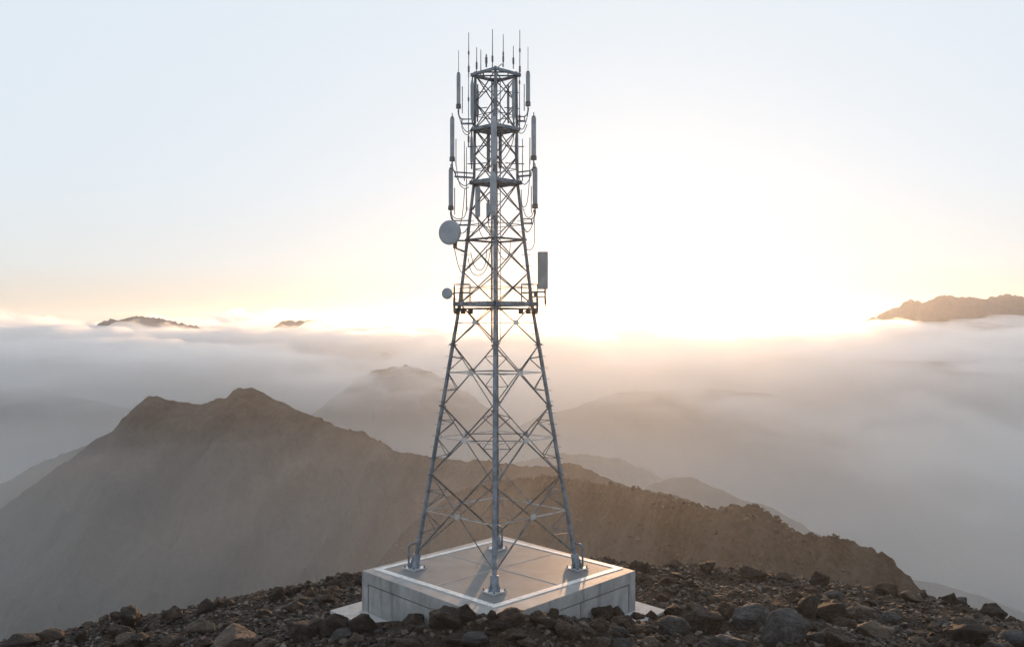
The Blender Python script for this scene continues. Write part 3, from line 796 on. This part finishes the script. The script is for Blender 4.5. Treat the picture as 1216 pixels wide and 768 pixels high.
TX, TY = -0.66, 38.07
tower = empty('lattice_tower', (TX, TY, ZT))
tag(tower, 'tall four legged steel lattice telecom tower bolted to the concrete plinth, hung with antennas', 'tower')
def hw(h):
    pts = [(0, 3.31), (10.79, 1.47), (15.73, .885), (20.3, .83)]
    for a, b in zip(pts, pts[1:]):
        if h <= b[0]: return a[1]+(b[1]-a[1])*(h-a[0])/(b[0]-a[0])
    return .83
DIR = [Vector((-1, 0, 0)), Vector((0, -1, 0)), Vector((1, 0, 0)), Vector((0, 1, 0))]
def LG(k, h): return DIR[k % 4]*hw(h)+Vector((0, 0, h))
def TP(px, py, dy=0.0):
    """tower-local point seen at (px,py), dy metres behind the tower axis"""
    p = P(px, py, TY+dy); return p-Vector((TX, TY, ZT))
H = [0.7, 3.85, 6.64, 9.14, 10.79, 12.07, 13.4, 14.56, 15.73, 16.8, 17.9, 19.0, 20.09]
# legs, their flanges and step pegs
for k in range(4):
    mb = MB(); pts = [LG(k, .45), LG(k, 10.79)]; mb.tube(pts, .088, 12, .076)
    mb.tube([LG(k, 10.79), LG(k, 15.73)], .072, 12, .062); mb.tube([LG(k, 15.73), LG(k, 20.25)], .056, 12)
    leg = mb.build('leg', M_STEEL, tower, smooth=True)
    fl = MB()
    for h in (3.85, 6.64, 9.14, 13.4, 15.73, 17.9):
        t = (LG(k, h+.05)-LG(k, h-.05)).normalized()*.035
        fl.tube([LG(k, h)-t, LG(k, h)+t], .14 if h < 11 else .11, 12)
    fl.build('flange', M_ANGLE, leg, smooth=True)
    if k in (0, 2):
        h = 1.3
        while h < 14.8:
            p = LG(k, h); MB().tube([p-Vector((.20, 0, 0)), p+Vector((.20, 0, 0))], .011, 6).build('step_peg', M_ANGLE, leg)
            h += .46
    # base plate, socket, gussets, bolts, conduit
    bp = MB(); s = .36
    c = DIR[k]*3.31
    bp.box(c+Vector((0, 0, .045)), (.70, .70, .055), R(45))
    plate = bp.build('base_plate', M_BRIGHT, tower, bevel=.008)
    for q in range(4):
        d4 = Vector((math.cos(q*math.pi/2), math.sin(q*math.pi/2), 0))*.40+c
        MB().tube([d4+Vector((0, 0, .073)), d4+Vector((0, 0, .10))], .045, 6).tube([d4+Vector((0, 0, .10)), d4+Vector((0, 0, .16))], .022, 8).build('anchor_bolt', M_ANGLE, plate)
    sk = MB(); top = LG(k, .62)
    sk.tube([c+Vector((0, 0, .075)), c+Vector((0, 0, .14)), Vector((top.x, top.y, .60)), Vector((top.x, top.y, .62))], .20, 14, .135)
    for q in range(4):
        dd = Vector((math.cos(q*math.pi/2+.785), math.sin(q*math.pi/2+.785), 0))
        n_ = Vector((-dd.y, dd.x, 0))*.008
        a, b_, e_ = c+dd*.15+Vector((0, 0, .074)), c+dd*.32+Vector((0, 0, .074)), c+dd*.15+Vector((0, 0, .42))
        sk.prism([a-n_, b_-n_, e_-n_], [a+n_, b_+n_, e_+n_])
    sk.build('leg_socket', M_STEEL, tower, smooth=True)
    if k != 1:
        o_ = Vector((-.24, 0, 0)) if k == 0 else Vector((.23, 0, 0)) if k == 2 else Vector((.22, 0, 0))
        b0 = c+o_+Vector((0, 0, .08)); j = LG(k, 1.12)
        up = b0+Vector((0, 0, .78)); pts = [b0, up]
        for a in (25, 50, 75): pts.append(up+Vector((math.copysign(1, -o_.x)*.16*(1-math.cos(R(a))), 0, .16*math.sin(R(a)))))
        pts.append(Vector((j.x, j.y, j.z-.02)))
        MB().tube(pts, .042, 10).build('conduit_pipe', M_STEEL, tower, smooth=True)
# bracing of the four faces
def cross_pt(k, h0, h1):
    w0, w1 = hw(h0), hw(h1); t = w0/(w0+w1)
    return LG(k, h0).lerp(LG(k+1, h1), t), h0+(h1-h0)*t
redundant = 0
for n in range(len(H)-1):
    h0, h1 = H[n], H[n+1]; low = n < 4
    w = (.048, .045, .042, .040)[n] if low else .048
    for k in range(4):
        X, hx = cross_pt(k, h0, h1)
        nrm = (DIR[k]+DIR[(k+1) % 4]).normalized()
        for a, b_ in ((LG(k, h0), LG(k+1, h1)), (LG(k+1, h0), LG(k, h1))):
            off = nrm*(.02 if a.x < b_.x else -.02)
            mb = MB()
            if low: mb.angle(a+off, b_+off, w, .010, nrm)
            else: mb.tube([a+off, b_+off], .024, 6)
            mb.build('diagonal_brace', M_ANGLE, tower)
        if low:
            gp = MB(); gp.box((0, 0, 0), (.26, .02, .20), 0)
            rz = math.atan2((DIR[(k+1) % 4]-DIR[k]).y, (DIR[(k+1) % 4]-DIR[k]).x)
            Mr = Matrix.Rotation(rz, 3, 'Z'); gp.v = [Mr @ v + X+nrm*.05 for v in gp.v]
            gp.build('gusset_plate', M_BRIGHT, tower)
            for kk in (k, k+1):
                L_ = LG(kk, hx); mat = M_BRIGHT
                MB().angle(L_, X, .042, .008, (0, 0, 1)).build('horizontal_strut', mat, tower)
                if n < 3 and kk % 4 != 1:
                    for hA, up in ((h1, True), (h0, False)):
                        Q = X.lerp(LG(kk, hA), .5)
                        hq = hA+(hx-hA)*.42 if up else hA+(hx-hA)*.52
                        s1, s2 = LG(kk, hx+(hA-hx)*.55), LG(kk, hx)
                        MB().tube([s1, Q], .017, 6).build('short_strut', M_ANGLE, tower)
                        MB().tube([Q, s2+Vector((0, 0, .03 if up else -.03))], .018, 6).build('sub_diagonal', M_ANGLE, tower)
    if low and n > 0:       # plan bracing between the crossings
        pb = []
        for k in range(4):
            a, _ = cross_pt(k, h0, h1); b_, _ = cross_pt(k+1, h0, h1)
            MB().angle(a, b_, .036, .008, (0, 0, 1)).build('plan_brace', M_ANGLE, tower)
    elif n % 2 == 0 and n < 11:
        for k in range(4):
            X, hx = cross_pt(k, h0, h1)
            MB().tube([LG(k, hx), LG(k+1, hx)], .016, 6).build('thin_strut', M_ANGLE, tower)
# ring frames
def ring(h, over, wd, ht, mat, inner=True):
    r = hw(h)+over; C4 = [DIR[k]*r+Vector((0, 0, h)) for k in range(4)]
    fr = MB()
    for k in range(4): fr.beam(C4[k], C4[(k+1) % 4], wd, ht)
    fo = fr.build('ring_frame', mat, tower)
    if inner:
        ib = MB()
        for k in range(4): 
            m0 = (C4[k]+C4[(k+1) % 4])/2; m1 = (C4[(k+1) % 4]+C4[(k+2) % 4])/2
            z = Vector((0, 0, -.02)); ib.beam(m0+z, m1+z, .05, .05)
        ib.beam(C4[0]-Vector((0, 0, .03)), C4[2]-Vector((0, 0, .03)), .05, .05); ib.beam(C4[1]-Vector((0, 0, .085)), C4[3]-Vector((0, 0, .085)), .05, .05)
        ib.build('inner_beam', M_ANGLE, fo)
    return fo
ring(20.12, .17, .09, .11, M_STEEL); ring(17.9, .10, .12, .13, M_STEEL); ring(15.73, .14, .14, .14, M_STEEL)
ring(13.4, .05, .06, .08, M_ANGLE, False)
pf = ring(10.79, .22, .16, .17, M_STEEL)
ring(10.60, .12, .06, .06, M_ANGLE, False)
# knee plates under the thick rings
for h in (15.73, 17.9):
    for k in (0, 2):
        p = LG(k, h); MB().beam(p-Vector((0, 0, .12)), DIR[1]*hw(h)*.9+Vector((0, 0, h-.12)), .10, .10).build('tie_beam', M_ANGLE, tower)
# work platform: grating, railings and junction boxes at the two side corners
gr = MB(); r_ = hw(10.79)+.12
for i in range(-9, 10):
    u = i/10*r_; l = r_-abs(u)
    gr.beam((u, -l, 10.89), (u, l, 10.89), .03, .03)
gr.build('grating', M_ANGLE, pf)
for sgn in (-1, 1):
    rl = MB(); x0 = sgn*(hw(10.79)+.22)
    posts = [Vector((x0, 0, 10.87)), Vector((x0*.80, -.34, 10.87)), Vector((x0*.80, .34, 10.87)), Vector((x0*.62, -.62, 10.87)), Vector((x0*.62, .62, 10.87))]
    for p in posts: rl.tube([p, p+Vector((0, 0, .72))], .022, 6)
    for zz in (.38, .72):
        for a, b_ in ((3, 1), (1, 0), (0, 2), (2, 4)): rl.tube([posts[a]+Vector((0, 0, zz)), posts[b_]+Vector((0, 0, zz))], .02, 6)
    rl.build('railing', M_ANGLE, tower)
    for i, xx in enumerate((.97, .80, .62)):
        MB().box((x0*xx-sgn*.03, -.30*(1-xx)*2-.05, 10.50), (.17, .14, .24), R(-45*sgn)).build('junction_box', M_COLLAR, tower, bevel=.01)
    MB().tube([Vector((x0*1.0, -.02, 10.45)), Vector((x0*1.0, -.02, 11.05))], .05, 8).build('corner_post', M_ANGLE, tower)

# ------------------------------------------------------------------ antennas
def sag(a, b_, drop, n=12, side=Vector((0, 0, 0))):
    a, b_ = Vector(a), Vector(b_); return [a.lerp(b_, i/n)+(Vector((0, 0, -drop))+side)*4*(i/n)*(1-i/n) for i in range(n+1)]
def tube_antenna(px, y0, y1, wpx, dy, k, whip=None, label=None, tip=True):
    """slim upright antenna on a pipe, carried by two arms from leg k; y0/y1 photo rows of its body"""
    a, b_ = TP(px, y0, dy), TP(px, y1, dy); s = TY/F; w = wpx*s
    v = MB().box((a+b_)/2, (w, w*.75, (a-b_).length), R(12 if k == 0 else -12)).build('panel_antenna', M_PANEL, tower, bevel=.018, label=label)
    MB().tube([b_-Vector((0, 0, .17)), b_-Vector((0, 0, .10)), b_-Vector((0, 0, .0))], w*.70, 12, w*.66).build('base_collar', M_COLLAR, v, smooth=True)
    MB().tube([a+Vector((0, 0, 0)), a+Vector((0, 0, .05))], w*.42, 10).build('top_cap', M_COLLAR, v, smooth=True)
    if whip:
        p = TP(px, whip, dy); MB().tube([a, a.lerp(p, .15), p], .018, 6, .011).build('whip', M_ANGLE, v)
    elif tip:
        MB().tube([a, a+Vector((0, 0, .20))], .03, 6, .02).build('whip', M_COLLAR, v)
    sg = 1 if k == 0 else -1
    low = b_-Vector((0, 0, .17)); hb = low.z-.38
    leg = LG(k, hb+.12)
    pts = [low, low-Vector((0, 0, .22)), Vector((low.x+sg*.04, low.y, low.z-.36)), Vector((low.x+sg*.14, low.y, low.z-.44)), Vector((leg.x, leg.y, low.z-.44))]
    MB().tube(pts, .030, 8).build('mount_pipe', M_STEEL, v, smooth=True)
    MB().beam(Vector((low.x+sg*.10, low.y, low.z-.62)), Vector((leg.x, leg.y, low.z-.62)), .07, .07).beam(Vector((low.x+sg*.14, low.y, low.z-.44)), Vector((low.x+sg*.14, low.y, low.z-.64)), .05, .05).build('mount_arm', M_STEEL, v)
    # rod behind
    rx = TP(px+sg*4.5, 0, dy+.1).x
    MB().tube([Vector((rx, dy+.1, b_.z+.75)), Vector((rx, dy+.1, b_.z-.35))], .02, 6).build('clamp_rod', M_ANGLE, v)
    MB().tube(sag(low-Vector((sg*.03, .03, .1)), Vector((leg.x-sg*.02, leg.y-.05, low.z-.55)), .62), .018, 6).build('feeder_cable', M_CABLE, v, smooth=True)
    return v
tube_antenna(544.5, 88, 124, 4.4, .0, 0, 60, 'topmost left antenna with a long whip')
tube_antenna(627, 86.5, 121, 4.6, .0, 2, 56, 'topmost right antenna with a long whip')
tube_antenna(537, 140.5, 186.5, 4.8, -.35, 0)
tube_antenna(633.8, 139.5, 185, 5.2, -.35, 2)
tube_antenna(535.4, 201, 244.5, 5.0, .1, 0)
tube_antenna(635.4, 200, 242.5, 5.4, .1, 2)
def leg_panel(px, y0, y1, wpx, dy, mat=None, taper=True, deep=.6, name='panel_antenna'):
    a, b_ = TP(px, y0, dy), TP(px, y1, dy); w = wpx*(TY+dy)/F
    mb = MB()
    def q(z, k): return [Vector((a.x+sx*w/2*k, a.y+sy*w/2*deep*k, z)) for sx, sy in ((-1, -1), (1, -1), (1, 1), (-1, 1))]
    zs = [(b_.z, .55), (b_.z+.18, 1.0), (a.z-.2, 1.0), (a.z, .5)] if taper else [(b_.z, 1), (a.z, 1)]
    for (z0, k0), (z1, k1) in zip(zs, zs[1:]): mb.prism(q(z0, k0), q(z1, k1))
    o = mb.build(name, mat or M_PANEL, tower)
    MB().tube([Vector((a.x, a.y+w*deep*.5+.05, b_.z-.15)), Vector((a.x, a.y+w*deep*.5+.05, a.z+.15))], .03, 8).build('mount_pipe', M_ANGLE, o)
    return o
leg_panel(586.4, 138, 195, 7.0, -1.12); leg_panel(585.6, 204, 256, 7.6, -1.30)
leg_panel(560.8, 95, 143, 4.2, -.15); leg_panel(567, 104, 140, 3.4, .35)
leg_panel(610, 93, 143, 4.2, -.15); leg_panel(603.5, 104, 142, 3, .35)
leg_panel(560, 160, 196, 3.4, .2); leg_panel(613, 160, 196, 3.4, .2)
leg_panel(567.3, 222, 257.5, 6, -.25, taper=False, name='radio_unit'); leg_panel(580, 241, 257.5, 5, -.3, taper=False, name='radio_unit')
leg_panel(580, 152, 200, 4, .75, taper=False); leg_panel(594, 160, 200, 4, .75, taper=False)
# whips along the top and pipes up the sides
for px, y0, y1, dy, knob in ((556.6, 39, 92, -.1, 65), (566, 56.5, 88, .5, 78), (571, 59, 92, .8, 0), (584.8, 35, 80, -.7, 72), (597.6, 41, 80, .5, 66), (609.6, 55, 82, .5, 76), (617.3, 36, 92, -.1, 62), (617.0, 92, 150, -.1, 100), (556.4, 92, 175, -.1, 120), (551.5, 168, 215, .3, 0), (620.5, 165, 215, .3, 0), (554, 175, 250, .1, 0)):
    a, b_ = TP(px, y0, dy), TP(px, y1, dy)
    wv = MB().tube([b_, b_.lerp(a, .45), a], .025, 6, .015).build('whip_antenna', M_ANGLE, tower)
    if knob:
        c = TP(px, knob, dy); MB().tube([c, c+Vector((0, 0, .14))], .035, 8).build('whip_clamp', M_COLLAR, wv)
        c = TP(px, y1-6, dy); MB().tube([c, c+Vector((0, 0, .25))], .04, 8).build('whip_base', M_COLLAR, wv)
a = TP(577.5, 65, .2); b_ = TP(577.5, 80, .2)
MB().tube([b_, b_.lerp(a, .3)], .035, 8).tube([b_.lerp(a, .3), b_.lerp(a, .8)], .05, 8).tube([b_.lerp(a, .85), a], .03, 8).build('warning_lamp', M_COLLAR, tower)
for sg, k in ((-1, 0), (1, 2)):     # arms that hold the whips
    for h in (19.4, 18.75, 17.2, 16.5):
        p = LG(k, h); MB().tube([p, Vector((p.x+sg*(.10 if h > 18 else .28), 0, h))], .022, 6).build('whip_arm', M_ANGLE, tower)
        MB().tube([p, Vector((p.x-sg*.5, -.1, h+.02))], .02, 6).build('whip_arm', M_ANGLE, tower)
MB().tube([TP(597.6, 80, .5), TP(596, 76, .5), TP(592, 79.5, .4), TP(588, 82, .2)], .02, 6).build('whip_arm', M_ANGLE, tower)

# microwave dishes
def dish(c, r, face, depth, label, k):
    face = Vector(face).normalized(); x = face.cross(Vector((0, 0, 1))).normalized(); y = x.cross(face).normalized()
    mb = MB(); prof = [(0, .10), (.45, .095), (.8, .07), (.97, .03), (1, 0), (1, -.35), (.93, -.42), (.6, -.72), (.25, -.95), (.2, -1.25)]
    n = 36; o = 0
    for (rr, dd) in prof:
        for i in range(n):
            an = 2*math.pi*i/n; mb.v.append(c+(x*math.cos(an)+y*math.sin(an))*r*max(rr, .002)+face*dd*depth)
    for j in range(len(prof)-1):
        for i in range(n):
            a = j*n+i; b = j*n+(i+1) % n; mb.f.append((a, b, b+n, a+n))
    mb.f.append(tuple((len(prof)-1)*n+i for i in range(n)))
    d_ = mb.build('dish_antenna', M_DISH, tower, smooth=True, label=label)
    return d_
c1 = TP(533.5, 276, -.35)
d1 = dish(c1, .50, (-.50, -1, 0), .26, 'large round dish on the left side', 0)
bk = c1+Vector((.17, .30, 0))
l1 = LG(0, 12.95)
MB().tube([bk, bk+Vector((.10, .02, -.1)), bk+Vector((.10, .02, -.62)), l1+Vector((0, 0, -.05))], .045, 8).tube([bk+Vector((.10, .02, -.3)), l1+Vector((0, 0, .42))], .035, 8).build('mount_arm', M_ANGLE, d1, smooth=True)
MB().box(bk+Vector((.05, 0, -.52)), (.16, .16, .2)).build('feed_box', M_COLLAR, d1, bevel=.01)
MB().tube(sag(bk+Vector((.02, 0, -.6)), LG(0, 12.05), .28), .018, 6).build('feeder_cable', M_CABLE, d1, smooth=True)
c2 = TP(530.6, 348.5, -.3)
d2 = dish(c2, .235, (-.45, -1, 0), .16, 'small round dish beside the work platform', 0)
p2 = Vector((-(hw(10.79)+.22), -.02, c2.z)); bk = c2+Vector((.09, .16, 0))
MB().tube([bk, p2], .035, 8).tube([p2-Vector((0, 0, .35)), p2+Vector((0, 0, .3))], .035, 8).build('mount_arm', M_ANGLE, d2)
# big flat panel on the right
a, b_ = TP(644.6, 299, -.3), TP(644.6, 343.4, -.3)
bp_ = MB().box((a+b_)/2, (.40, .17, (a-b_).length), R(-16)).build('panel_antenna', M_DPANEL, tower, bevel=.015, label='wide pale grey panel on the right side')
pc = (a+b_)/2+Vector((.04, .2, 0))
MB().tube([Vector((pc.x+.06, pc.y, pc.z+.55)), Vector((pc.x+.06, pc.y, b_.z-.62))], .035, 8).build('mount_pipe', M_ANGLE, bp_)
x0 = hw(11.3)+.1
MB().beam(Vector((pc.x+.06, pc.y, b_.z-.10)), Vector((x0-.1, 0, b_.z-.10)), .06, .06).beam(Vector((pc.x+.06, pc.y, b_.z-.30)), Vector((x0-.15, 0, b_.z-.30)), .05, .05).build('mount_arm', M_ANGLE, bp_)
MB().box(Vector((x0+.12, -.05, b_.z-.18)), (.16, .14, .22)).build('feed_box', M_COLLAR, bp_, bevel=.01)
MB().tube([Vector((pc.x+.05, pc.y-.04, b_.z-.05)), Vector((pc.x+.10, pc.y-.04, b_.z-.5)), Vector((pc.x+.04, pc.y-.04, b_.z-.85)), Vector((pc.x-.15, pc.y-.04, b_.z-1.02)), Vector((x0-.1, 0, b_.z-.95))], .016, 6).build('feeder_cable', M_CABLE, bp_, smooth=True)
# feeder cables
def cable(pts_px, r=.016, n=5):
    P3 = [TP(*p) for p in pts_px]; pts = []
    for i in range(len(P3)-1):     # Catmull-Rom
        p0, p1, p2, p3 = P3[max(i-1, 0)], P3[i], P3[i+1], P3[min(i+2, len(P3)-1)]
        for j in range(n):
            t = j/n; pts.append(.5*((2*p1)+(p2-p0)*t+(2*p0-5*p1+4*p2-p3)*t*t+(3*p1-p0-3*p2+p3)*t**3))
    pts.append(P3[-1]); return MB().tube(pts, r, 6).build('feeder_cable', M_CABLE, tower, smooth=True)
cable([(634.5, 250, -.1), (634.5, 275, -.1), (634, 291, -.1), (629, 297, -.05), (624, 294, 0), (623, 286, 0)])
cable([(629, 188, -.2), (628.5, 215, -.2), (626, 240, -.1), (622, 246, 0), (618, 242, 0)])
cable([(619, 225, -.1), (620, 243, -.1), (625, 257, -.1), (631, 257, -.1), (634, 249, .1)])
cable([(536, 250, .1), (537, 256, .1), (543, 260, 0), (551, 258, 0), (555, 246, 0)])
cable([(541, 192, -.3), (543, 205, -.2), (546, 219, -.1), (552, 224, 0), (557, 222, 0)])
cable([(552, 224, 0), (548, 262, 0), (541, 268, 0), (537, 258, .1)])
cable([(556, 307, 0), (560, 323, -.3), (569, 327, -.5), (577, 320, -.5), (581, 305, -.4), (583, 290, -.3)])
cable([(559, 300, 0), (563, 315, -.3), (570, 321, -.4), (576, 314, -.4), (578, 296, -.3)])
cable([(568, 258, -.2), (569, 272, -.2), (573, 281, -.2), (579, 284, -.1), (584, 270, 0)])
cable([(580, 258, -.3), (580, 266, -.3), (583, 273, -.3), (588, 276, -.1), (592, 262, .2)])
cable([(590, 290, -.5), (594, 303, -.5), (600, 308, -.4), (605, 300, -.3), (606, 286, -.2)])
cable([(563, 145, -.1), (564, 170, -.1), (573, 185, .2), (583, 192, .6)])
cable([(611, 145, -.1), (609, 168, -.1), (601, 185, .2), (592, 194, .6)])
cable([(548, 150, 0), (551, 158, 0), (556, 160, 0), (560, 154, 0)]); cable([(626, 148, 0), (622, 157, 0), (617, 158, 0), (612, 152, 0)])
cb = MB()
for i in range(6):
    x = -.20+i*.05; cb.tube([Vector((x, .55, 9.3)), Vector((x, .45, 13)), Vector((x*.9, .30, 17)), Vector((x*.8, .2, 20))], .017, 6)
cb.build('cable_bundle', M_CABLE, tower)
lad = MB()
for sx in (-.18, .18): lad.tube([Vector((sx, .35, 9.2)), Vector((sx, .12, 20.0))], .018, 6)
for i in range(36):
    h = 9.3+i*.3; y = .35-(h-9.2)*.0213; lad.tube([Vector((-.18, y, h)), Vector((.18, y, h))], .012, 5)
lad.build('ladder', M_ANGLE, tower)
